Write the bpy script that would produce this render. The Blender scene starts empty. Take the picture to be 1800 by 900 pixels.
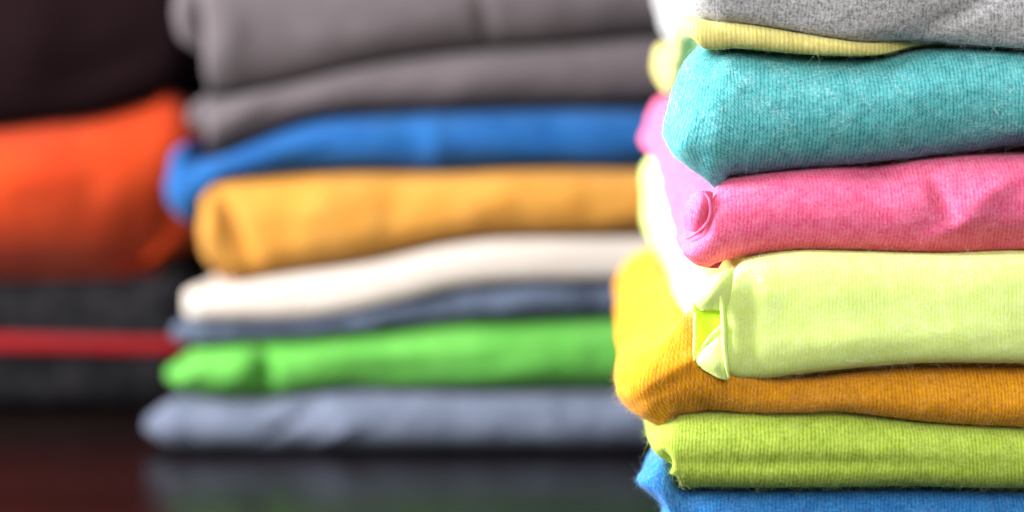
import bpy, math, random
import numpy as np
from mathutils import Vector

random.seed(7)
rng = np.random.default_rng(11)
scene = bpy.context.scene
COL = scene.collection

# ------------------------------------------------------------------ camera
F = 5400.0                       # focal length measured in photo pixels (1800 wide)
PITCH = math.radians(6.0)
CH = 0.1531                      # camera height above the table
cp, sp = math.cos(PITCH), math.sin(PITCH)

def at(px, py, Y):
    cx, cy = (px - 900) / F, (450 - py) / F
    t = Y / (cp + cy * sp)
    return cx * t, CH + t * (cy * cp - sp)

def proj(x, y, z):
    zz = z - CH
    d = y * cp - zz * sp
    u = y * sp + zz * cp
    return 900 + F * x / d, 450 - F * u / d

cam = bpy.data.cameras.new('camera')
camo = bpy.data.objects.new('camera', cam)
COL.objects.link(camo)
cam.sensor_width = 36.0
cam.lens = 108.0
cam.clip_start = 0.01
cam.clip_end = 100
camo.location = (0, 0, CH)
camo.rotation_euler = (math.pi / 2 - PITCH, 0, 0)
cam.dof.use_dof = True
cam.dof.focus_distance = 0.603
cam.dof.aperture_fstop = 8.2
cam.dof.aperture_blades = 0
scene.camera = camo

# ------------------------------------------------------------------ node helpers
def lin(c):
    return tuple(((v / 255 / 12.92) if v / 255 <= 0.04045 else ((v / 255 + 0.055) / 1.055) ** 2.4) for v in c)

class NT:
    def __init__(s, mat):
        mat.use_nodes = True
        s.t = mat.node_tree
        s.t.nodes.clear()
    def n(s, kind, **kw):
        nd = s.t.nodes.new(kind)
        for k, v in kw.items():
            setattr(nd, k, v)
        return nd
    def put(s, sock, v):
        if hasattr(v, 'links'):
            s.t.links.new(v, sock)
        elif v is not None:
            sock.default_value = v
    def m(s, op, a, b=None, c=None, clamp=False):
        nd = s.n('ShaderNodeMath', operation=op, use_clamp=clamp)
        s.put(nd.inputs[0], a)
        if b is not None: s.put(nd.inputs[1], b)
        if c is not None: s.put(nd.inputs[2], c)
        return nd.outputs[0]
    def ss(s, v, a, b):
        nd = s.n('ShaderNodeMapRange', interpolation_type='SMOOTHSTEP')
        s.put(nd.inputs[0], v); nd.inputs[1].default_value = a; nd.inputs[2].default_value = b
        return nd.outputs[0]
    def noise(s, vec, scale, detail=2.0, rough=0.5):
        nd = s.n('ShaderNodeTexNoise')
        s.put(nd.inputs['Vector'], vec)
        nd.inputs['Scale'].default_value = scale
        nd.inputs['Detail'].default_value = detail
        nd.inputs['Roughness'].default_value = rough
        return nd.outputs[0]
    def mix(s, f, a, b, mode='MIX'):
        nd = s.n('ShaderNodeMix', data_type='RGBA', blend_type=mode)
        s.put(nd.inputs[0], f)
        s.put(nd.inputs[6], a if hasattr(a, 'links') else (*a, 1))
        s.put(nd.inputs[7], b if hasattr(b, 'links') else (*b, 1))
        return nd.outputs[2]

def knit(name, light, dark, wale=0.00075, course=0.00062, bump=0.35, contrast=0.8, fuzz=0.4,
         marl=0.0, marl_col=(0.9, 0.9, 0.9), vee=0.9, sheen=0.15, rib=0.0, transl=0.10, trcol=None, mottle=1.15, spec=0.12, bigf=0.18, bigs=22):
    """jersey knit: columns of V stitches with lint over them; UV is in metres"""
    mat = bpy.data.materials.new(name)
    N = NT(mat)
    uv = N.n('ShaderNodeUVMap').outputs[0]
    # small wandering of the wales
    wob = N.n('ShaderNodeTexNoise'); N.put(wob.inputs['Vector'], uv)
    wob.inputs['Scale'].default_value = 260; wob.inputs['Detail'].default_value = 2
    wob2 = N.n('ShaderNodeTexNoise'); N.put(wob2.inputs['Vector'], uv)
    wob2.inputs['Scale'].default_value = 38; wob2.inputs['Detail'].default_value = 1
    sep = N.n('ShaderNodeSeparateXYZ'); N.put(sep.inputs[0], uv)
    sw = N.n('ShaderNodeSeparateColor'); N.put(sw.inputs[0], wob.outputs['Color'])
    sw2 = N.n('ShaderNodeSeparateColor'); N.put(sw2.inputs[0], wob2.outputs['Color'])
    u = N.m('DIVIDE', sep.outputs[0], wale)
    u = N.m('ADD', u, N.m('MULTIPLY', N.m('SUBTRACT', sw.outputs[0], 0.5), 1.1))
    u = N.m('ADD', u, N.m('MULTIPLY', N.m('SUBTRACT', sw2.outputs[0], 0.5), 5.0))
    v = N.m('DIVIDE', sep.outputs[1], course)
    v = N.m('ADD', v, N.m('MULTIPLY', N.m('SUBTRACT', sw.outputs[1], 0.5), 1.5))
    v = N.m('ADD', v, N.m('MULTIPLY', N.m('SUBTRACT', sw2.outputs[1], 0.5), 6.0))
    fu = N.m('SUBTRACT', N.m('FRACT', u), 0.5)
    tri = N.m('MULTIPLY', N.m('ABSOLUTE', fu), 2.0)
    ph = N.m('ADD', v, N.m('MULTIPLY', tri, vee))
    st = N.m('ADD', N.m('MULTIPLY', N.m('COSINE', N.m('MULTIPLY', ph, 2 * math.pi)), 0.5), 0.5)
    leg = N.m('SINE', N.m('MULTIPLY', tri, math.pi))
    leg = N.m('POWER', N.m('MAXIMUM', leg, 0.0), 0.6)
    ridge = N.m('ADD', N.m('MULTIPLY', N.m('COSINE', N.m('MULTIPLY', fu, 2 * math.pi)), 0.5), 0.5)
    vst = N.m('MULTIPLY', leg, N.m('ADD', N.m('MULTIPLY', st, 0.65), 0.35))
    ph2 = N.m('ADD', v, N.m('MULTIPLY', fu, vee * 1.3))
    st2 = N.m('ADD', N.m('MULTIPLY', N.m('COSINE', N.m('MULTIPLY', ph2, 2 * math.pi)), 0.5), 0.5)
    dash = N.m('MULTIPLY', ridge, N.m('ADD', N.m('MULTIPLY', st2, 0.75), 0.25))
    body = N.m('ADD', N.m('MULTIPLY', vst, 0.35), N.m('MULTIPLY', dash, 0.95))
    h = N.m('ADD', N.m('MULTIPLY', body, 1.0 - rib), N.m('MULTIPLY', ridge, rib))
    # lint: fine directional scratches, in patches
    mp = N.n('ShaderNodeMapping'); N.put(mp.inputs[0], uv)
    mp.inputs['Scale'].default_value = (2400, 900, 1); mp.inputs['Rotation'].default_value = (0, 0, 0.5)
    l1 = N.noise(mp.outputs[0], 1.0, 2, 0.6)
    mp2 = N.n('ShaderNodeMapping'); N.put(mp2.inputs[0], uv)
    mp2.inputs['Scale'].default_value = (800, 2300, 1); mp2.inputs['Rotation'].default_value = (0, 0, -0.35)
    l2 = N.noise(mp2.outputs[0], 1.0, 2, 0.6)
    lint = N.m('MAXIMUM', N.ss(l1, 0.53, 0.66), N.ss(l2, 0.54, 0.68))
    patch = N.noise(uv, 190, 3, 0.6)
    patch2 = N.noise(uv, 45, 2, 0.5)
    pm = N.m('MULTIPLY', N.ss(patch, 0.40, 0.66), N.ss(patch2, 0.3, 0.62))
    lintm = N.m('MULTIPLY', N.m('MULTIPLY', lint, N.m('ADD', N.m('MULTIPLY', pm, 0.85), 0.15)), fuzz)
    cvar = N.m('SUBTRACT', 1.0, N.m('MULTIPLY', pm, 0.55))        # fuzz hides stitches
    mot = N.m('ADD', N.m('SUBTRACT', N.noise(uv, 330, 4, 0.7), 0.5), N.m('MULTIPLY', N.m('SUBTRACT', N.noise(uv, 1500, 2, 0.6), 0.5), 0.8))
    hh = N.m('ADD', N.m('MULTIPLY', N.m('SUBTRACT', h, 0.5), N.m('MULTIPLY', cvar, contrast * 0.66)), 0.55)  # shaded leg and gap of each stitch painted darker in the colour
    hh = N.m('ADD', hh, N.m('MULTIPLY', mot, mottle), clamp=True)
    c = N.mix(hh, lin(dark), lin(light))
    if marl > 0:
        mn = N.noise(uv, 900, 3, 0.75)
        mn2 = N.noise(uv, 2200, 1, 0.5)
        mk = N.m('MULTIPLY', N.m('ADD', N.ss(mn, 0.42, 0.60), N.m('MULTIPLY', N.ss(mn2, 0.45, 0.6), 0.5)), marl, clamp=True)
        c = N.mix(mk, c, marl_col)
    lc = tuple(min(1, 0.5 * a + 0.42) for a in lin(light))
    c = N.mix(lintm, c, lc)
    big = N.noise(uv, bigs, 4, 0.6)
    c = N.mix(N.m('MULTIPLY', N.ss(big, 0.35, 0.65), bigf), c, lin(dark))
    bs = N.n('ShaderNodeBsdfPrincipled')
    N.put(bs.inputs['Base Color'], c)
    bs.inputs['Roughness'].default_value = 0.92
    bs.inputs['Specular IOR Level'].default_value = spec
    bs.inputs['Sheen Weight'].default_value = sheen
    bs.inputs['Sheen Roughness'].default_value = 0.5
    N.put(bs.inputs['Sheen Tint'], (*[0.5 + 0.5 * a for a in lin(light)], 1))
    bm = N.n('ShaderNodeBump')
    bm.inputs['Strength'].default_value = bump * 0.28
    bm.inputs['Distance'].default_value = 0.00035
    bh = N.m('ADD', N.m('MULTIPLY', h, N.m('MULTIPLY', cvar, 1.0)), N.m('MULTIPLY', lint, 0.25 * fuzz))
    bh = N.m('ADD', bh, N.m('MULTIPLY', patch, 1.2))
    N.put(bm.inputs['Height'], bh)
    N.put(bs.inputs['Normal'], bm.outputs[0])
    out = N.n('ShaderNodeOutputMaterial')
    tr = N.n('ShaderNodeBsdfTranslucent')
    N.put(tr.inputs[0], c if trcol is None else (*lin(trcol), 1))
    ms = N.n('ShaderNodeMixShader'); ms.inputs[0].default_value = transl
    N.t.links.new(bs.outputs[0], ms.inputs[1]); N.t.links.new(tr.outputs[0], ms.inputs[2])
    N.t.links.new(ms.outputs[0], out.inputs[0])
    return mat

def fibre_mat(name, col):
    mat = bpy.data.materials.new(name)
    N = NT(mat)
    bs = N.n('ShaderNodeBsdfPrincipled')
    uv = N.n('ShaderNodeUVMap').outputs[0]
    nz = N.noise(uv, 300, 2)
    N.put(bs.inputs['Base Color'], N.mix(nz, lin(col), tuple(0.6 * a + 0.3 for a in lin(col))))
    bs.inputs['Roughness'].default_value = 0.7
    bs.inputs['Specular IOR Level'].default_value = 0.2
    out = N.n('ShaderNodeOutputMaterial')
    N.t.links.new(bs.outputs[0], out.inputs[0])
    return mat

# ------------------------------------------------------------------ geometry
def fbm(u, v, seed, n=5, base=1.0):
    """cheap smooth noise from rotated sines, -1..1"""
    r = np.random.default_rng(seed)
    out = np.zeros_like(u)
    amp = 1.0; tot = 0; f = base
    for k in range(n):
        for q in range(3):
            a = r.uniform(0, 2 * np.pi); p = r.uniform(0, 6.28, 2); g = r.uniform(0.7, 1.3)
            w = 0.8 * np.sin(f * 0.7 * (u * np.sin(a) - v * np.cos(a)) + p[1])
            out += amp * np.sin(f * g * (u * np.cos(a) + v * np.sin(a)) + p[0] + w) / 3
        tot += amp; amp *= 0.55; f *= 1.9
    return out / tot * 1.6

def sstep(x):
    x = np.clip(x, 0, 1)
    return x * x * (3 - 2 * x)

def smooth_curve(pts, Y):
    """pixel points on the front plane -> z(x) as a smooth function"""
    w = sorted(at(p[0], p[1], Y) for p in pts)
    xs = np.array([p[0] for p in w]); zs = np.maximum(np.array([p[1] for p in w]), 0.0)
    gx = np.linspace(xs[0], xs[-1], 600)
    # monotone-ish cubic (catmull tangents)
    m = np.gradient(zs, xs)
    idx = np.clip(np.searchsorted(xs, gx) - 1, 0, len(xs) - 2)
    h = xs[idx + 1] - xs[idx]; t = (gx - xs[idx]) / h
    g = ((2*t**3 - 3*t**2 + 1) * zs[idx] + (t**3 - 2*t**2 + t) * h * m[idx]
         + (-2*t**3 + 3*t**2) * zs[idx+1] + (t**3 - t**2) * h * m[idx+1])
    return gx, g

def path(xlf, xlb, xr, yf, yb, r, dfront, dside, front_bow=0.0):
    """closed plan outline, counter-clockwise from the back-left corner"""
    P = [np.array((xlb, yb)), np.array((xlf, yf)), np.array((xr, yf)), np.array((xr, yb))]
    pts = []
    for k in range(4):
        a, b, c = P[k - 1], P[k], P[(k + 1) % 4]
        d1 = (a - b) / np.linalg.norm(a - b); d2 = (c - b) / np.linalg.norm(c - b)
        ang = math.acos(np.clip(np.dot(d1, d2), -1, 1))
        t = r / math.tan(ang / 2)
        p1 = b + d1 * t; p2 = b + d2 * t
        ctr = b + (d1 + d2) / np.linalg.norm(d1 + d2) * (r / math.sin(ang / 2))
        a1 = math.atan2(*(p1 - ctr)[::-1]); a2 = math.atan2(*(p2 - ctr)[::-1])
        while a2 < a1: a2 += 2 * math.pi
        for q in np.linspace(a1, a2, 26):
            pts.append(ctr + r * np.array((math.cos(q), math.sin(q))))
    pts = np.array(pts + [pts[0]])
    seg = np.linalg.norm(np.diff(pts, axis=0), axis=1)
    s = np.concatenate([[0], np.cumsum(seg)])
    L = s[-1]
    # non-uniform sampling: dense near the front
    samp = []; t = 0
    while t < L:
        samp.append(t)
        y = np.interp(t, s, pts[:, 1])
        w = min(1, max(0, (y - yf) / (0.5 * (yb - yf))))
        t += dfront * (1 - w) + dside * w
    samp = np.array(samp)
    X = np.interp(samp, s, pts[:, 0]); Y = np.interp(samp, s, pts[:, 1])
    e = 0.0012
    X1 = np.interp((samp + e) % L, s, pts[:, 0]); X0 = np.interp((samp - e) % L, s, pts[:, 0])
    Y1 = np.interp((samp + e) % L, s, pts[:, 1]); Y0 = np.interp((samp - e) % L, s, pts[:, 1])
    T = np.stack([X1 - X0, Y1 - Y0], 1); T /= np.linalg.norm(T, axis=1)[:, None]
    Nn = np.stack([T[:, 1], -T[:, 0]], 1)
    return X, Y, Nn, samp, L

def mesh_object(name, V, Fc, UV, mats, parent=None, midx=None, smooth=True):
    me = bpy.data.meshes.new(name)
    me.from_pydata([tuple(v) for v in V], [], Fc)
    uvl = me.uv_layers.new(name='UVMap')
    li = np.empty(len(me.loops), dtype=np.int32); me.loops.foreach_get('vertex_index', li)
    if UV is not None:
        if isinstance(UV, tuple):      # per-loop
            uvl.data.foreach_set('uv', np.asarray(UV[0], dtype=np.float32).ravel())
        else:
            uvl.data.foreach_set('uv', UV[li].astype(np.float32).ravel())
    for m in mats: me.materials.append(m)
    if midx is not None: me.polygons.foreach_set('material_index', midx)
    me.polygons.foreach_set('use_smooth', [smooth] * len(me.polygons))
    me.update()
    o = bpy.data.objects.new(name, me)
    COL.objects.link(o)
    if parent: o.parent = parent
    return o

def fibres(P, Nm, n, seed, length=(0.0006, 0.0020), rad=0.000012, lift=0.55, near=None):
    """small curled lint fibres as 3-sided tubes rooted on surface points P with normals Nm"""
    r = np.random.default_rng(seed)
    idx = r.integers(0, len(P), n)
    p = P[idx] + r.normal(0, 0.00025, (n, 3)) * 0.6; nn = Nm[idx]
    t = r.normal(size=(n, 3)); t -= (t * nn).sum(1)[:, None] * nn
    t /= np.linalg.norm(t, axis=1)[:, None]
    lf = (r.random(n) ** 1.6 * lift * 1.6 + 0.08)[:, None]
    d = t + nn * lf; d /= np.linalg.norm(d, axis=1)[:, None]
    curl = r.normal(size=(n, 3)) * 0.7
    L = r.uniform(*length, n)[:, None] * (0.6 + r.random((n, 1)) ** 3 * 1.2)
    K = 5
    V = []; 
    side = np.cross(d, nn); side /= (np.linalg.norm(side, axis=1)[:, None] + 1e-9)
    up = np.cross(side, d)
    for k in range(K):
        q = k / (K - 1)
        c = p + d * L * q + curl * L * q * q * 0.5 - nn * L * q * q * 0.25
        rr = rad * (1 - 0.6 * q)
        for a in range(3):
            th = a * 2.094
            V.append(c + (side * math.cos(th) + up * math.sin(th)) * rr)
    V = np.stack(V, 1)         # n, K*3, 3
    base = (np.arange(n) * K * 3)[:, None]
    F = []
    for k in range(K - 1):
        for a in range(3):
            b = (a + 1) % 3
            F.append(base + np.array([[k*3+a, k*3+b, k*3+3+b, k*3+3+a]]))
    return V.reshape(-1, 3), np.concatenate(F, 0)

def garment(name, label, group, mat, yf, depth, xlf, xlb, xr, top, bot, R=0.006, p=2.4, rc=0.008,
            dfront=0.0008, dside=0.003, nrow=44, wr=0.0006, wrscale=90, seed=1, left=None, bumps=(),
            fib=0, fibmat=None, gap=0.00015, edge=None, cat='folded shirt', parent=None, flat=0.7, topM=None, botM=None,
            side_wr=0.0, right=None, fiblen=(0.0006, 0.002), rib_sag=0.0, skew=0.0):
    yb = yf + depth
    ys = yf + 0.6 * min(R, 0.012)
    tx, tz = smooth_curve(top, ys); bx, bz = smooth_curve(bot, ys)
    sel = lambda gx: (gx > xlf) & (gx < xr)
    tM = (tz[sel(tx)] if sel(tx).any() else tz).mean() if topM is None else topM
    bM = (bz[sel(bx)] if sel(bx).any() else bz).mean() if botM is None else botM
    def ZT(x, y):
        w = sstep((y - yf - 0.01) / (depth * flat))
        return np.interp(x, tx, tz) * (1 - w) + tM * w - gap
    def ZB(x, y):
        w = sstep((y - yf - 0.01) / (depth * flat))
        return np.interp(x, bx, bz) * (1 - w) + bM * w + gap
    X, Y, Nn, S, L = path(xlf, xlb, xr, yf, yb, rc, dfront, dside)
    nc = len(X)
    phi = np.linspace(-np.pi / 2, np.pi / 2, nrow)
    co = np.abs(np.cos(phi)) ** (2 / p); si = np.sign(phi) * np.abs(np.sin(phi)) ** (2 / p)
    Xg = np.repeat(X[None], nrow, 0); Yg = np.repeat(Y[None], nrow, 0)
    NX = np.repeat(Nn[None, :, 0], nrow, 0); NY = np.repeat(Nn[None, :, 1], nrow, 0)
    zt = ZT(Xg, Yg); zb = ZB(Xg, Yg)
    hh = (zt - zb) / 2; zc = (zt + zb) / 2
    Rr = np.minimum(R, np.maximum(hh, 0.0004) * 1.3)
    off = Rr * (co[:, None] - 1)
    Xw = Xg + NX * off; Yw = Yg + NY * off
    Zw = zc + hh * si[:, None]
    # left-hand silhouette: how far the end of the fold bulges or retreats at each height
    vn = si[:, None] * np.ones_like(Xg)
    if left is not None:
        lv = np.array([q[0] for q in left]); lo = np.array([q[1] for q in left])
        w = np.clip(-NX, 0, 1) ** 0.7
        Xw += -w * np.interp(vn, lv, lo)
    # wrinkles
    Sg = np.repeat(S[None], nrow, 0)
    env = co[:, None] ** 0.5
    dsp = wr * fbm(Sg * wrscale, Zw * wrscale * 1.8, seed) * env
    if side_wr > 0:
        sw = np.clip(-NX, 0, 1)
        dsp = dsp + side_wr * sw * env * fbm(Sg * 60, Zw * 420, seed + 50)
    PX, PY = proj(Xw, Yw, Zw)
    frontm = sstep((yf + 0.03 - Yw) / 0.02) * (NY < 0.3)
    for (bxp, byp, rx, ry, amp, ang) in bumps:
        ca, sa = math.cos(math.radians(ang)), math.sin(math.radians(ang))
        dx = PX - bxp; dy = PY - byp
        e1 = (dx * ca + dy * sa) / rx; e2 = (-dx * sa + dy * ca) / ry
        dsp = dsp + amp * np.exp(-(e1 ** 2 + e2 ** 2)) * frontm
    Xw = Xw + NX * dsp; Yw = Yw + NY * dsp
    rows = [(Xw[j], Yw[j], Zw[j]) for j in range(nrow)]
    dv = np.sqrt(np.diff(Yw * NY + Xw * NX, axis=0) ** 2 + np.diff(Zw, axis=0) ** 2)
    vv = np.concatenate([np.zeros((1, nc)), np.cumsum(dv, 0)], 0)
    mcol = vv[:, nc // 3]
    uvv = [mcol[j] * np.ones(nc) for j in range(nrow)]
    # caps
    ins = (xr - xlf) * 0.3
    sx = np.clip(X, min(xlf, xlb) + ins * 0.6, xr - ins * 0.6); sy = np.full(nc, (yf + yb) / 2)
    def cap(edge_row, zf, sign, v0):
        out = []; ex, ey, ez = edge_row
        for f in (0.05, 0.12, 0.22, 0.4, 0.65, 1.0):
            x = ex + (sx - ex) * f; y = ey + (sy - ey) * f
            z = zf(x, y) + (ez - zf(ex, ey)) * max(0, 1 - f * 5)
            out.append((x, y, z)); 
        return out
    cb = cap(rows[0], ZB, -1, 0)[::-1]; ct = cap(rows[-1], ZT, 1, 0)
    vb = [uvv[0] - 0.04 * f for f in (1.0, .65, .4, .22, .12, .05)]
    vt = [uvv[-1] + 0.04 * f for f in (.05, .12, .22, .4, .65, 1.0)]
    rows = cb + rows + ct; uvv = vb + uvv + vt
    nr = len(rows)
    V = np.stack([np.stack(rr, 1) for rr in rows], 0).reshape(-1, 3)
    U = np.stack([np.stack([S, vrow], 1) for vrow in uvv], 0)
    Ul = U.reshape(-1, 2)
    i = np.arange(nc); i2 = (i + 1) % nc
    Fs = []; 
    for j in range(nr - 1):
        Fs.append(np.stack([j*nc+i, j*nc+i2, (j+1)*nc+i2, (j+1)*nc+i], 1))
    Fs = np.concatenate(Fs, 0)
    lu = Ul[Fs].copy()                    # per-loop uv, mended at the seam
    seam = (Fs % nc)[:, 0] == nc - 1
    lu[seam, 1, 0] = L; lu[seam, 2, 0] = L
    midx = np.zeros(len(Fs), dtype=np.int32)
    mats = [mat]
    allV = V; allF = Fs; lul = lu.reshape(-1, 2)
    if fib:
        G = V.reshape(nr, nc, 3)
        du = np.roll(G, -1, 1) - np.roll(G, 1, 1); dvv = np.gradient(G, axis=0)
        nrm = np.cross(du, dvv); nrm /= (np.linalg.norm(nrm, axis=2)[..., None] + 1e-12)
        a, b = 4, nr - 4
        Gs = G[a:b].reshape(-1, 3); ns = nrm[a:b].reshape(-1, 3)
        ppx, ppy = proj(Gs[:, 0], Gs[:, 1], Gs[:, 2])
        k = (Gs[:, 1] < yf + 0.03) & (ppx < 1850) & (ppy > -30) & (ppy < 930)
        FV, FF = fibres(Gs[k], ns[k], fib, seed + 99, length=fiblen)
        allF = np.concatenate([Fs, FF + len(V)], 0); allV = np.concatenate([V, FV], 0)
        midx = np.concatenate([midx, np.ones(len(FF), dtype=np.int32)])
        fu = r2 = np.random.default_rng(seed).random((len(FF), 1, 2)) * 0.1 * np.ones((1, 4, 1))
        lul = np.concatenate([lul, fu.reshape(-1, 2)], 0)
        mats = [mat, fibmat]
    o = mesh_object(name, allV, allF.tolist(), (lul,), mats, parent, midx)
    if parent is None:
        o['label'] = label; o['category'] = cat
        if group: o['group'] = group
    return o

# ------------------------------------------------------------------ the table
def table():
    mat = bpy.data.materials.new('dark_wood')
    N = NT(mat)
    tc = N.n('ShaderNodeTexCoord').outputs['Object']
    mp = N.n('ShaderNodeMapping'); N.put(mp.inputs[0], tc); mp.inputs['Scale'].default_value = (6, 60, 1)
    mp.inputs['Rotation'].default_value = (0, 0, 0.25)
    g = N.noise(mp.outputs[0], 1.0, 6, 0.65)
    c = N.mix(N.ss(g, 0.3, 0.7), (0.0016, 0.0009, 0.0008), (0.0058, 0.0024, 0.0020))
    bs = N.n('ShaderNodeBsdfPrincipled')
    N.put(bs.inputs['Base Color'], c)
    r = N.noise(tc, 30, 3)
    N.put(bs.inputs['Roughness'], N.m('ADD', N.m('MULTIPLY', r, 0.10), 0.20))
    bs.inputs['IOR'].default_value = 1.22
    bs.inputs['Coat Weight'].default_value = 0.0
    bs.inputs['Coat Roughness'].default_value = 0.15
    bm = N.n('ShaderNodeBump'); bm.inputs['Strength'].default_value = 0.08; bm.inputs['Distance'].default_value = 0.0005
    N.put(bm.inputs['Height'], g); N.put(bs.inputs['Normal'], bm.outputs[0])
    out = N.n('ShaderNodeOutputMaterial'); N.t.links.new(bs.outputs[0], out.inputs[0])
    # a thick table top with rounded front and back edges
    W, y0, y1, T, r0 = 1.6, 0.25, 1.75, 0.03, 0.004
    prof = []
    for (cy, cz, a0) in ((y0 + r0, -r0, 90), (y0 + r0, -T + r0, 180), (y1 - r0, -T + r0, 270), (y1 - r0, -r0, 0)):
        for k in range(7):
            a = math.radians(a0 + 15 * k)
            prof.append((cy + r0 * math.cos(a), cz + r0 * math.sin(a)))
    n = len(prof); V = []
    for x in (-W / 2, W / 2):
        V += [(x, a, b) for a, b in prof]
    Fc = [[i, (i + 1) % n, n + (i + 1) % n, n + i] for i in range(n)]
    Fc.append(list(range(n))[::-1]); Fc.append([n + i for i in range(n)])
    o = mesh_object('table', V, Fc, None, [mat], smooth=False)
    o['label'] = 'glossy dark reddish brown wooden table top under all the stacks'
    o['category'] = 'table'
table()

# ------------------------------------------------------------------ materials
K = {}
K['grey'] = knit('grey_marl_knit', (184, 182, 183), (62, 60, 62), contrast=0.8, marl=0.45, marl_col=lin((225, 224, 224)), fuzz=0.35, bump=0.5)
K['yellow'] = knit('pale_yellow_knit', (232, 222, 140), (176, 164, 80), wale=0.0009, contrast=0.8, rib=0.5, fuzz=0.1, vee=0.4)
K['teal'] = knit('teal_knit', (112, 208, 210), (0, 100, 106), contrast=0.9, fuzz=0.75, bump=0.5)
K['pink'] = knit('pink_knit', (254, 136, 178), (212, 42, 96), contrast=0.75, fuzz=0.35)
K['pale'] = knit('pale_lime_knit', (238, 252, 166), (206, 234, 104), contrast=0.7, fuzz=0.85, bump=0.35)
K['amber'] = knit('amber_knit', (244, 172, 28), (160, 94, 0), contrast=0.8, fuzz=0.18, bump=0.5, rib=0.15)
K['chart'] = knit('chartreuse_rib_knit', (200, 222, 92), (108, 138, 14), contrast=0.7, fuzz=0.2, rib=0.6, bump=0.5)
K['blue'] = knit('blue_fleece_knit', (60, 150, 218), (0, 58, 128), contrast=0.8, fuzz=0.3, bump=0.5)
K['pocket_lit'] = knit('pale_lime_knit_lit', (236, 255, 100), (214, 240, 50), contrast=0.3, fuzz=0.1, transl=0.5)  # pale lime cloth again, glow inside the pocket put into a brighter colour
K['mgrey'] = knit('warm_grey_jersey', (96, 88, 90), (78, 71, 73), contrast=0.5, fuzz=0.1, bigf=0.5, bigs=60)
K['mgrey2'] = knit('warm_grey_jersey_dark', (90, 81, 83), (70, 63, 65), contrast=0.5, fuzz=0.1, bigf=0.5, bigs=60)
K['mblue'] = knit('cobalt_blue_jersey', (30, 92, 146), (12, 60, 114), contrast=0.6, fuzz=0.1, bigf=0.5, bigs=60)
K['gold'] = knit('gold_jersey', (190, 138, 62), (164, 108, 34), contrast=0.6, fuzz=0.1, bigf=0.5, bigs=60)
K['cream'] = knit('cream_jersey', (196, 186, 174), (180, 168, 156), contrast=0.5, fuzz=0.1, bigf=0.5, bigs=60)
K['slate'] = knit('slate_blue_jersey', (58, 68, 86), (24, 30, 42), contrast=0.6, fuzz=0.1, marl=0.3, marl_col=lin((150, 165, 190)), bigf=0.7, bigs=120)
K['green'] = knit('green_jersey', (100, 164, 74), (66, 140, 46), contrast=0.6, fuzz=0.1, bigf=0.5, bigs=60)
K['heather'] = knit('heather_blue_grey_jersey', (84, 92, 106), (36, 42, 54), contrast=0.6, fuzz=0.1, marl=0.4, marl_col=lin((150, 158, 180)), bigf=0.4, bigs=90)
K['plum'] = knit('dark_plum_jersey', (26, 14, 16), (13, 7, 8), contrast=0.5, fuzz=0.0, sheen=0.0, spec=0.02)
K['orange'] = knit('orange_jersey', (176, 60, 14), (140, 34, 4), contrast=0.5, fuzz=0.05, bigf=0.5, bigs=60)
K['charcoal'] = knit('charcoal_jersey', (40, 38, 40), (12, 12, 13), contrast=0.5, fuzz=0.0, sheen=0.0, spec=0.02, bigf=0.8, bigs=120)
K['red'] = knit('red_trim_knit', (134, 6, 12), (96, 4, 8), contrast=0.5, fuzz=0.05)
FB = {k: fibre_mat(k + '_lint', c) for k, c in dict(grey=(225, 225, 225), yellow=(235, 230, 170), teal=(150, 222, 222),
      pink=(250, 170, 200), pale=(232, 248, 190), amber=(240, 176, 60), chart=(200, 224, 90), blue=(90, 170, 225)).items()}

def X(px, Y): return (px - 900) * Y / F * (1 / (cp)) * cp

GF = 'folded garments in the sharp stack in front'
GM = 'folded garments in the blurred middle stack'
GL = 'folded garments in the blurred left stack'

# ------------------------------------------------------------------ front stack
Yf = 0.600
B_top = [(1100, -190), (1500, -200), (2400, -190)]
B_gy = [(1100, 40), (1200, 32), (1250, 36), (1330, 44), (1400, 56), (1460, 66), (1520, 74), (1570, 74), (1620, 73), (1700, 80), (1800, 87), (2000, 95), (2400, 95)]
B_yb = [(1100, 70), (1200, 66), (1222, 82), (1300, 87), (1400, 96), (1500, 100), (1560, 97), (1610, 86), (1660, 82), (1800, 92), (2400, 100)]
B_tt = [(1100, 66), (1185, 62), (1230, 84), (1300, 90), (1400, 99), (1500, 103), (1560, 101), (1620, 88), (1700, 84), (1800, 90), (2400, 100)]
B_tb = [(1100, 318), (1180, 322), (1204, 340), (1226, 346), (1248, 334), (1275, 317), (1330, 308), (1400, 300), (1500, 292), (1600, 282), (1700, 270), (1800, 262), (1900, 270), (2400, 280)]
B_pt = [(1100, 330), (1200, 340), (1265, 320), (1330, 309), (1400, 301), (1480, 296), (1540, 296), (1620, 283), (1700, 276), (1800, 274), (1900, 272), (2400, 280)]
B_pb = [(1100, 470), (1200, 474), (1240, 473), (1280, 460), (1340, 448), (1400, 443), (1500, 443), (1600, 446), (1700, 448), (1800, 444), (2400, 450)]
B_lt = [(1100, 520), (1200, 515), (1240, 492), (1280, 470), (1340, 452), (1400, 444), (1500, 445), (1600, 448), (1700, 449), (1800, 446), (2400, 450)]
B_lb = [(1100, 640), (1215, 640), (1240, 655), (1280, 666), (1340, 668), (1400, 661), (1500, 650), (1600, 642), (1700, 640), (1800, 641), (2400, 645)]
B_at = [(1080, 606), (1110, 600), (1150, 576), (1185, 562), (1215, 560), (1240, 566), (1270, 590), (1310, 628), (1350, 655), (1400, 662), (1500, 653), (1600, 645), (1700, 643), (1800, 644), (2400, 648)]
B_ab = [(1080, 752), (1110, 760), (1135, 762), (1160, 742), (1210, 732), (1300, 727), (1400, 724), (1480, 722), (1540, 730), (1620, 742), (1700, 748), (1800, 753), (2400, 755)]
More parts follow.
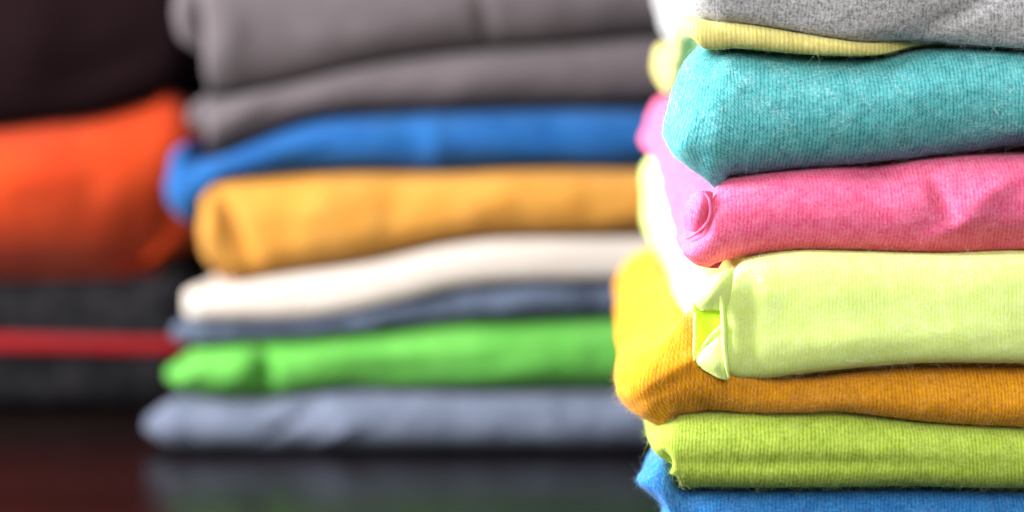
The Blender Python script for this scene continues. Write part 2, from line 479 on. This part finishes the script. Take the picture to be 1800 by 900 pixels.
B_ct = [(1100, 745), (1150, 738), (1210, 731), (1300, 727), (1400, 726), (1460, 725), (1540, 734), (1620, 744), (1700, 749), (1800, 754), (2400, 756)]
B_cb = [(1100, 845), (1160, 850), (1190, 858), (1260, 860), (1400, 861), (1500, 860), (1600, 858), (1700, 861), (1800, 862), (2400, 862)]
B_bt = [(1090, 800), (1130, 790), (1160, 812), (1190, 850), (1260, 862), (1400, 863), (1600, 862), (1800, 866), (2400, 866)]
B_bb = [(1000, 1251), (2400, 1251)]

fk = dict(dfront=0.0006, dside=0.002, nrow=64)
garment('folded_shirt', 'grey marl knit garment on top of the sharp front stack', GF, K['grey'], Yf - 0.001, 0.215,
        X(1192, Yf), X(1143, .81), 0.20, B_top, B_gy, botM=at(1150, 74, .8)[1], R=0.006, rc=0.009, seed=3, wr=0.0007, fib=4200, fibmat=FB['grey'],
        bumps=[(1400, 60, 160, 22, 0.0008, 8), (1690, 20, 90, 16, -0.0012, -25), (1560, 74, 50, 14, -0.001, 0)], side_wr=0.0006,
        left=[(-1, 0.0), (-0.6, -0.0005), (0, 0.001), (1, 0)], **fk)
garment('folded_shirt', 'pale yellow knit layer showing as a narrow strip under the grey marl garment', GF, K['yellow'], Yf + 0.001, 0.205,
        X(1203, Yf), X(1143, .81), 0.20, B_gy, B_yb, R=0.003, p=2.2, rc=0.004, seed=4, wr=0.0002, fib=1500, fibmat=FB['yellow'],
        side_wr=0.0004, botM=at(1150, 150, .8)[1], topM=at(1150, 75, .8)[1],
        bumps=[(1620, 80, 70, 40, -0.006, 0), (1720, 80, 90, 40, -0.008, 0), (1830, 85, 90, 40, -0.008, 0)], **fk)
garment('folded_shirt', 'teal knit garment, thick fold between yellow strip and pink garment', GF, K['teal'], Yf, 0.20,
        X(1180, Yf), 0.047, 0.20, B_tt, B_tb, topM=at(1150, 151, .8)[1], botM=at(1150, 168, .8)[1], R=0.012, p=2.3, rc=0.010, seed=5, wr=0.0006, fib=5400, fibmat=FB['teal'],
        left=[(-1, -0.002), (-0.7, 0.0006), (-0.35, 0.0022), (0.0, 0.0006), (0.4, -0.0002), (1, 0)],
        bumps=[(1232, 296, 16, 50, -0.0008, -15), (1205, 245, 22, 50, 0.0010, 10), (1500, 200, 160, 40, 0.0006, -5),
               (1430, 110, 160, 22, -0.0010, 3), (1790, 260, 50, 14, -0.0030, -10)], **fk)
pink = garment('folded_shirt', 'hot pink knit garment directly under the teal one', GF, K['pink'], Yf, 0.215,
        X(1206, Yf), X(1122, .81), 0.20, B_pt, B_pb, R=0.009, p=2.2, rc=0.006, seed=6, wr=0.0005, fib=3000, fibmat=FB['pink'],
        left=[(-1, 0.002), (-0.6, 0.0012), (-0.1, -0.002), (0.3, -0.0025), (1, -0.001)], side_wr=0.0005, topM=at(1150, 167, .8)[1], botM=at(1150, 270, .8)[1],
        bumps=[(1545, 305, 60, 16, -0.0032, 0), (1655, 350, 60, 15, -0.0015, 68), (1690, 395, 60, 16, 0.0012, -25),
               (1730, 345, 70, 22, 0.0016, -35), (1760, 430, 70, 26, -0.0030, -12), (1600, 370, 50, 30, 0.0008, 20)], **fk)
pale = garment('folded_shirt', 'pale lime knit garment with open folded end, under the pink one', GF, K['pale'], Yf - 0.0035, 0.2185,
        X(1228, Yf), X(1128, .81), 0.20, B_lt, B_lb, topM=at(1150, 271, .8)[1], botM=at(1150, 432, .8)[1], R=0.007, p=3.2, rc=0.009, seed=7, wr=0.0005, fib=7200, fibmat=FB['pale'],
        left=[(-1, 0.0), (0, 0.0), (1, 0.0)], side_wr=0.0005,
        bumps=[(1242, 585, 20, 50, -0.0085, 0), (1322, 570, 14, 90, -0.0008, 0), (1500, 600, 200, 30, 0.0006, -4)], **fk)
garment('folded_shirt', 'amber orange knit garment bulging out furthest left in front stack', GF, K['amber'], Yf + 0.0, 0.213,
        X(1092, Yf), X(1086, .81), 0.20, B_at, B_ab, topM=at(1150, 433, .8)[1], botM=at(1150, 560, .8)[1], R=0.010, p=2.1, rc=0.012, seed=8, wr=0.0008, fib=8400, fibmat=FB['amber'],
        left=[(-1, -0.0015), (-0.6, 0.0004), (-0.2, 0.0008), (0.3, 0.0), (0.7, -0.001), (1, -0.002)],
        bumps=[(1210, 640, 70, 16, 0.0012, -35), (1180, 670, 80, 14, -0.0008, -35), (1240, 718, 22, 12, -0.0012, 20),
               (1135, 650, 30, 60, 0.001, 15)], **fk)
garment('folded_shirt', 'chartreuse ribbed knit garment between amber and blue garments', GF, K['chart'], Yf, 0.205,
        X(1142, Yf), X(1098, .81), 0.20, B_ct, B_cb, topM=at(1150, 561, .8)[1], botM=at(1150, 645, .8)[1], R=0.007, p=2.3, rc=0.006, seed=9, wr=0.0004, fib=6000, fibmat=FB['chart'],
        left=[(-1, -0.0045), (-0.7, -0.003), (-0.3, -0.0018), (0.1, -0.0005), (0.5, 0.0002), (1, 0)],
        bumps=[(1168, 812, 9, 16, -0.0022, -25), (1182, 835, 8, 22, 0.001, 0), (1400, 815, 300, 14, -0.0008, 0)], **fk)
garment('folded_sweatshirt', 'bright blue fleecy garment at the bottom of the sharp front stack', GF, K['blue'], Yf + 0.001, 0.205,
        X(1103, Yf), 0.040, 0.20, B_bt, B_bb, topM=at(1150, 646, .8)[1], R=0.010, p=2.2, rc=0.009, seed=10, wr=0.0006, fib=5400, fibmat=FB['blue'],
        left=[(-1, -0.002), (0.2, -0.006), (0.5, -0.0055), (0.62, -0.002), (0.74, 0.0006), (0.86, 0.0), (1, -0.001)],
        bumps=[(1150, 880, 12, 40, -0.002, -40), (1132, 850, 30, 14, 0.0012, 40)], cat='folded sweatshirt', **fk)

# folded ends: small sheets of the same cloth, shaped from a grid of points
def catmull(P, n):
    P = np.asarray(P, float); k = len(P)
    out = []
    for t in np.linspace(0, k - 1, n):
        i = min(int(t), k - 2); f = t - i
        p0 = P[max(i-1, 0)]; p1 = P[i]; p2 = P[i+1]; p3 = P[min(i+2, k-1)]
        out.append(0.5*((2*p1)+(-p0+p2)*f+(2*p0-5*p1+4*p2-p3)*f*f+(-p0+3*p1-3*p2+p3)*f**3))
    return np.array(out)

def to3(px, py, d, shift=0.0):
    y = Yf + (d + shift) * 0.001
    x, z = at(px, py, y)
    return (x, y, z)

def sheet(name, rows, mat, parent, shift=0.0, nu=40, nv=30, th=0.0005, seed=0):
    """rows of (px, py, millimetres behind the front plane)"""
    G = np.array([[to3(*p, shift) for p in r] for r in rows])
    A = np.array([catmull(r, nu) for r in G])
    B = np.array([catmull(A[:, i], nv) for i in range(nu)]).transpose(1, 0, 2)
    B = B.copy()
    uu, vv = np.meshgrid(np.arange(nu), np.arange(nv))
    B[..., 1] += 0.00025 * fbm(B[..., 0] * 300, B[..., 2] * 300, seed)
    su = np.linalg.norm(np.diff(B, axis=1), axis=2).mean(); sv = np.linalg.norm(np.diff(B, axis=0), axis=2).mean()
    V = B.reshape(-1, 3); UV = np.stack([uu.ravel() * su + seed, vv.ravel() * sv], 1)
    Fc = [[j*nu+i, j*nu+i+1, (j+1)*nu+i+1, (j+1)*nu+i] for j in range(nv-1) for i in range(nu-1)]
    o = mesh_object(name, V, Fc, UV, [mat], parent)
    md = o.modifiers.new('thickness', 'SOLIDIFY'); md.thickness = th; md.offset = 0
    return o

def cord(name, pts, rad, mat, parent, shift=0.0, n=60, k=12):
    C = catmull([to3(*p, shift) for p in pts], n)
    T = np.gradient(C, axis=0); T /= np.linalg.norm(T, axis=1)[:, None]
    up = np.array([0, -1.0, 0]); A = np.cross(T, up); A /= np.linalg.norm(A, axis=1)[:, None]; B = np.cross(A, T)
    r = rad * np.sqrt(np.clip(np.sin(np.linspace(0.12, np.pi - 0.12, n)), 0, 1))
    V = []; UV = []
    for i in range(n):
        for j in range(k):
            a = 2 * np.pi * j / k
            V.append(C[i] + (A[i] * math.cos(a) + B[i] * math.sin(a) * 0.8) * r[i]); UV.append((j / k * rad * 6, i * 0.0004))
    Fc = [[i*k+j, i*k+(j+1) % k, (i+1)*k+(j+1) % k, (i+1)*k+j] for i in range(n-1) for j in range(k)]
    return mesh_object(name, V, Fc, np.array(UV), [mat], parent)

# pale lime garment: rolled upper lip, seam edge and lower flap round the open pocket
sheet('folded_lip', [
    [(1212, 522, 7), (1222, 506, 3.5), (1240, 492, 1.5), (1262, 482, 0.6), (1290, 470, 1.5)],
    [(1213, 532, 5), (1224, 520, 1.2), (1242, 508, -0.8), (1264, 500, -1.2), (1286, 500, 0.4)],
    [(1216, 542, 5), (1228, 534, 0.8), (1244, 526, -1.2), (1262, 522, -1.0), (1280, 530, 0.6)],
    [(1220, 548, 7), (1232, 546, 2.2), (1246, 544, 0.6), (1262, 545, 0.6), (1274, 548, 1.2)]], K['pale'], pale, -3.5, seed=1)
sheet('pocket_back', [
    [(1220, 530, 2.0), (1234, 530, 2.6), (1248, 530, 2.6), (1262, 530, 2.0), (1276, 530, 1.0)],
    [(1221, 570, 2.2), (1234, 570, 2.6), (1248, 570, 2.6), (1262, 570, 2.0), (1276, 570, 0.8)],
    [(1221, 605, 2.2), (1234, 605, 2.6), (1248, 605, 2.6), (1262, 605, 2.0), (1276, 605, 0.8)],
    [(1222, 642, 3.6), (1234, 645, 2.6), (1248, 650, 2.6), (1262, 650, 2.0), (1276, 650, 1.0)]], K['pocket_lit'], pale, -3.5, seed=4)
cord('seam_edge', [(1224, 538, 2.4), (1222, 560, 1.8), (1222, 590, 1.8), (1221, 615, 1.8), (1221, 634, 2.6)], 0.0004, K['pale'], pale, -3.5)
cord('seam_edge', [(1252, 498, 0.4), (1263, 512, -0.6), (1269, 535, -0.8), (1272, 570, -0.6), (1273, 610, -0.6), (1277, 640, -0.6), (1281, 664, 0.4)], 0.00055, K['pale'], pale, -3.5)
sheet('folded_flap', [
    [(1221, 628, 5), (1234, 612, 3), (1250, 594, 2), (1262, 580, 1.2), (1273, 568, 0.6)],
    [(1219, 633, 4), (1234, 624, 1.2), (1250, 614, 0.2), (1263, 606, 0.0), (1275, 600, 0.4)],
    [(1222, 638, 4), (1236, 638, 1.0), (1252, 640, 0.0), (1265, 638, -0.2), (1277, 634, 0.2)],
    [(1228, 643, 5), (1240, 650, 2.5), (1256, 659, 1.6), (1268, 665, 1.4), (1281, 668, 1.6)]], K['pale'], pale, -3.5, seed=2)
cord('seam_edge', [(1220, 631, 3.6), (1236, 609, 1.6), (1252, 589, 0.6), (1264, 577, 0.2), (1272, 569, 0.2)], 0.0004, K['pale'], pale, -3.5)
# pink garment: rolled end showing at its front left corner
sheet('rolled_end', [
    [(1208, 352, 8), (1216, 344, 4), (1228, 338, 2), (1240, 336, 1.5), (1252, 338, 2.2)],
    [(1204, 368, 7), (1214, 362, 2), (1228, 358, 0), (1240, 358, 0), (1250, 360, 2.2)],
    [(1204, 385, 7), (1213, 384, 2), (1226, 384, 0), (1238, 384, 0.4), (1248, 384, 2.2)],
    [(1206, 402, 7), (1212, 404, 4), (1220, 406, 2.4), (1230, 406, 2), (1240, 404, 3.0)]], K['pink'], pink, 0.7, seed=3)
cord('rolled_edge', [(1236, 338, 1.5), (1246, 350, 0.2), (1249, 368, -0.2), (1246, 386, 0), (1234, 402, 0.6), (1218, 414, 2), (1206, 420, 4)], 0.00036, K['pink'], pink, 0.5)

# ------------------------------------------------------------------ middle stack
Ym = 0.900
M0 = [(200, -120), (1900, -130)]
M1 = [(200, 120), (300, 120), (340, 138), (385, 156), (450, 147), (550, 125), (650, 102), (750, 86), (850, 76), (950, 70), (1150, 52), (1900, 50)]
M2 = [(200, 275), (330, 275), (360, 268), (400, 254), (450, 232), (500, 211), (560, 192), (700, 186), (850, 179), (1150, 176), (1900, 176)]
M2b = [(200, 230), (290, 232), (330, 262), (360, 268), (400, 256), (450, 234), (500, 213), (560, 194), (700, 187), (850, 180), (1150, 177), (1900, 176)]
M3 = [(200, 395), (270, 392), (300, 390), (335, 384), (355, 352), (385, 314), (430, 303), (600, 291), (700, 291), (760, 296), (820, 290), (900, 286), (1120, 286), (1900, 290)]
M3g = [(200, 325), (320, 325), (345, 314), (420, 303), (600, 293), (820, 291), (900, 287), (1120, 287), (1900, 290)]
M4 = [(200, 478), (345, 474), (400, 490), (450, 482), (520, 470), (600, 460), (680, 445), (760, 426), (850, 412), (1000, 408), (1150, 405), (1900, 405)]
M4c = [(200, 494), (320, 494), (400, 492), (450, 483), (520, 471), (600, 461), (680, 446), (760, 427), (850, 413), (1000, 409), (1150, 406), (1900, 406)]
M5 = [(200, 560), (320, 558), (400, 556), (500, 555), (600, 545), (700, 524), (800, 500), (900, 490), (1000, 488), (1150, 485), (1900, 485)]
M5s = [(200, 552), (290, 552), (330, 556), (400, 556), (500, 555), (600, 545), (700, 524), (800, 500), (900, 490), (1000, 488), (1150, 485), (1900, 485)]
M6 = [(200, 610), (300, 606), (360, 600), (420, 592), (500, 586), (600, 581), (700, 570), (800, 560), (900, 555), (1090, 550), (1900, 550)]
M7 = [(200, 682), (275, 684), (350, 692), (450, 698), (520, 690), (600, 679), (700, 682), (1100, 682), (1900, 682)]
M8 = [(200, 795), (1900, 795)]
mk = dict(side_wr=0.0010, dfront=0.0014, dside=0.005, nrow=36)
XR = 0.165
down = lambda P, d: [(a, b + d) for a, b in P]
M1, M2, M2b, M3, M3g = [down(P, 11) for P in (M1, M2, M2b, M3, M3g)]
M4, M4c, M5, M5s = [down(P, 8) for P in (M4, M4c, M5, M5s)]
M6, M7 = down(M6, 6), down(M7, 4)
def mx(px): return X(px, Ym)
garment('folded_shirt', 'light grey jersey garment, uppermost of the blurred middle stack', GM, K['mgrey'], Ym, 0.18,
        mx(303), mx(303) + .03, XR, down(M0, 0), down(M1, -2), p=2.1, R=0.013, rc=0.008, seed=21, wr=0.0012, wrscale=50,
        bumps=[(342, 60, 13, 90, -0.006, 0), (318, 80, 12, 70, 0.003, 0), (400, 60, 30, 60, 0.0015, 0), (850, 30, 12, 45, -0.002, -15), (700, 60, 160, 30, 0.001, -5)], **mk)
garment('folded_shirt', 'darker warm grey garment with drooping left corner above the cobalt blue one', GM, K['mgrey2'], Ym + 0.001, 0.18,
        mx(322), mx(322) + .03, XR, down(M1, 3), down(M2, -2), p=2.1, R=0.012, rc=0.006, seed=22, wr=0.0016, wrscale=71,
        left=[(-1, -0.004), (-0.3, -0.002), (0.5, 0.0008), (1, 0)],
        bumps=[(352, 220, 11, 50, -0.0045, 0), (430, 190, 60, 20, 0.002, -25)], **mk)
garment('folded_shirt', 'cobalt blue garment whose left end hangs down beside the gold one', GM, K['mblue'], Ym + 0.0015, 0.18,
        mx(276), mx(276) + .03, XR, down(M2b, 3), down(M3, -2), p=2.1, R=0.011, rc=0.007, seed=23, wr=0.0016, wrscale=78,
        bumps=[(765, 230, 24, 50, 0.0016, -12), (520, 260, 90, 12, 0.0012, -10), (940, 240, 120, 14, -0.0010, 4), (560, 225, 120, 14, 0.001, -5)], **mk)
garment('folded_shirt', 'golden yellow garment in the middle of the blurred middle stack', GM, K['gold'], Ym - 0.0015, 0.18,
        mx(335), mx(335) + .03, XR, down(M3g, 3), down(M4, -2), p=2.4, R=0.010, rc=0.005, seed=24, wr=0.0016, wrscale=78,
        left=[(-1, -0.0015), (0, -0.0006), (0.7, 0.0005), (1, 0)],
        bumps=[(414, 405, 14, 62, -0.0042, -24), (370, 400, 18, 60, 0.0015, 0), (560, 360, 30, 70, 0.0012, 20), (700, 350, 30, 70, -0.0008, 15)], **mk)
garment('folded_shirt', 'cream white garment under the golden yellow one', GM, K['cream'], Ym, 0.17,
        mx(314), mx(314) + .03, XR, down(M4c, 3), down(M5, -2), p=3.0, R=0.005, rc=0.004, seed=25, wr=0.0006, wrscale=60, **mk)
garment('folded_shirt', 'thin dark slate blue garment between the cream and bright green ones', GM, K['slate'], Ym + 0.001, 0.17,
        mx(288), mx(288) + .028, XR, down(M5s, 3), down(M6, -2), p=2.3, R=0.006, rc=0.005, seed=26, wr=0.0016, wrscale=104, **mk)
garment('folded_shirt', 'bright green garment with crumpled left end', GM, K['green'], Ym, 0.175,
        mx(272), mx(272) + .028, XR, down(M6, 3), down(M7, -2), p=2.1, R=0.011, rc=0.007, seed=27, wr=0.0016, wrscale=84,
        left=[(-1, -0.001), (-0.4, 0.0008), (0.1, -0.001), (0.6, -0.005), (1, -0.007)],
        bumps=[(468, 652, 14, 36, -0.0050, -5), (330, 640, 14, 22, -0.0025, 40), (420, 640, 26, 40, 0.0016, 30), (335, 650, 12, 40, 0.0014, 30), (975, 620, 30, 40, -0.0008, 0), (620, 620, 130, 16, 0.0014, 2), (760, 650, 150, 12, -0.001, -3)], **mk)
garment('folded_sweatshirt', 'heather grey blue garment at the bottom of the blurred middle stack, reflected in the table', GM, K['heather'], Ym - 0.002, 0.18,
        mx(230), mx(230) + .035, XR, down(M7, 4), M8, p=2.1, R=0.012, rc=0.010, seed=28, wr=0.0013, wrscale=70,
        left=[(-1, -0.002), (-0.4, 0.0006), (0.1, 0), (0.6, -0.0035), (1, -0.006)], gap=0.0,
        bumps=[(520, 740, 70, 10, -0.0018, -30), (600, 760, 80, 10, 0.0012, -25)], cat='folded sweatshirt', **mk)

# ------------------------------------------------------------------ left stack
Yl = 0.980
def lx(px): return X(px, Yl)
L0 = [(-900, -270), (500, -260)]
L1 = [(-900, 225), (-100, 222), (0, 214), (80, 203), (150, 196), (200, 183), (260, 163), (330, 142), (500, 130)]
L2 = [(-900, 495), (0, 492), (150, 487), (250, 482), (340, 470), (500, 460)]
L3 = [(-900, 724), (500, 724)]
L1 = [(a, b + 11) for a, b in L1]; L2 = [(a, b + 12) for a, b in L2]
lk = dict(dfront=0.0018, dside=0.006, nrow=36)
garment('folded_jumper', 'nearly black plum garment on top of the blurred left stack', GL, K['plum'], Yl, 0.2,
        -0.37, -0.36, lx(372), L0, L1, R=0.014, rc=0.016, seed=31, wr=0.0016, wrscale=35, cat='folded jumper',
        bumps=[(60, 60, 60, 90, 0.003, 0), (180, 120, 90, 30, -0.002, -20)], **lk)
garment('folded_jumper', 'bulky bright orange garment between the dark plum and charcoal ones', GL, K['orange'], Yl - 0.002, 0.2,
        -0.37, -0.36, lx(372), L1, L2, R=0.026, p=2.0, rc=0.020, seed=32, wr=0.0016, wrscale=35, cat='folded jumper',
        bumps=[(40, 300, 80, 50, 0.004, 10), (150, 510, 500, 130, -0.010, 0), (310, 380, 110, 120, -0.010, 15), (175, 300, 30, 90, -0.0015, 20)], **lk)
ch = garment('folded_jumper', 'charcoal garment with a bright red stripe at the bottom of the left stack', GL, K['charcoal'], Yl, 0.2,
        -0.37, -0.36, lx(352), L2, L3, R=0.010, p=2.8, rc=0.014, seed=33, wr=0.0016, wrscale=52, gap=0.0, cat='folded jumper', **lk)
garment('stripe', None, None, K['red'], Yl - 0.0025, 0.19, -0.371, -0.36, lx(354), [(-900, 584), (0, 587), (150, 592), (320, 595), (500, 596)],
        [(-900, 618), (0, 620), (150, 622), (320, 624), (500, 624)], R=0.0035, p=2.4, rc=0.012, seed=34, wr=0.0004, parent=ch, **lk)

# ------------------------------------------------------------------ light
def area(name, loc, target, size, power, col, sy=None):
    l = bpy.data.lights.new(name, 'AREA'); l.energy = power; l.color = col
    l.shape = 'RECTANGLE'; l.size = size; l.size_y = sy or size
    o = bpy.data.objects.new(name, l); COL.objects.link(o); o.location = loc
    o.rotation_euler = (Vector(target) - Vector(loc)).to_track_quat('-Z', 'Y').to_euler()
    return o
area('window_light', (-0.52, 0.60, 0.36), (0.02, 0.75, 0.07), 0.40, 22.5, (0.95, 0.96, 1.0), 0.4)
area('front_softbox', (0.10, -0.15, 0.50), (0.08, 0.7, 0.07), 0.6, 7.8, (1.0, 0.97, 0.94), 0.45)

w = bpy.data.worlds.new('World'); scene.world = w; w.use_nodes = True
bg = w.node_tree.nodes['Background']; bg.inputs[0].default_value = (0.75, 0.8, 1.0, 1); bg.inputs[1].default_value = 0.02

scene.view_settings.view_transform = 'Standard'
scene.view_settings.look = 'None'
scene.view_settings.exposure = 0
scene.view_settings.gamma = 1
scene.render.engine = 'CYCLES'
scene.cycles.max_bounces = 8
scene.cycles.diffuse_bounces = 5
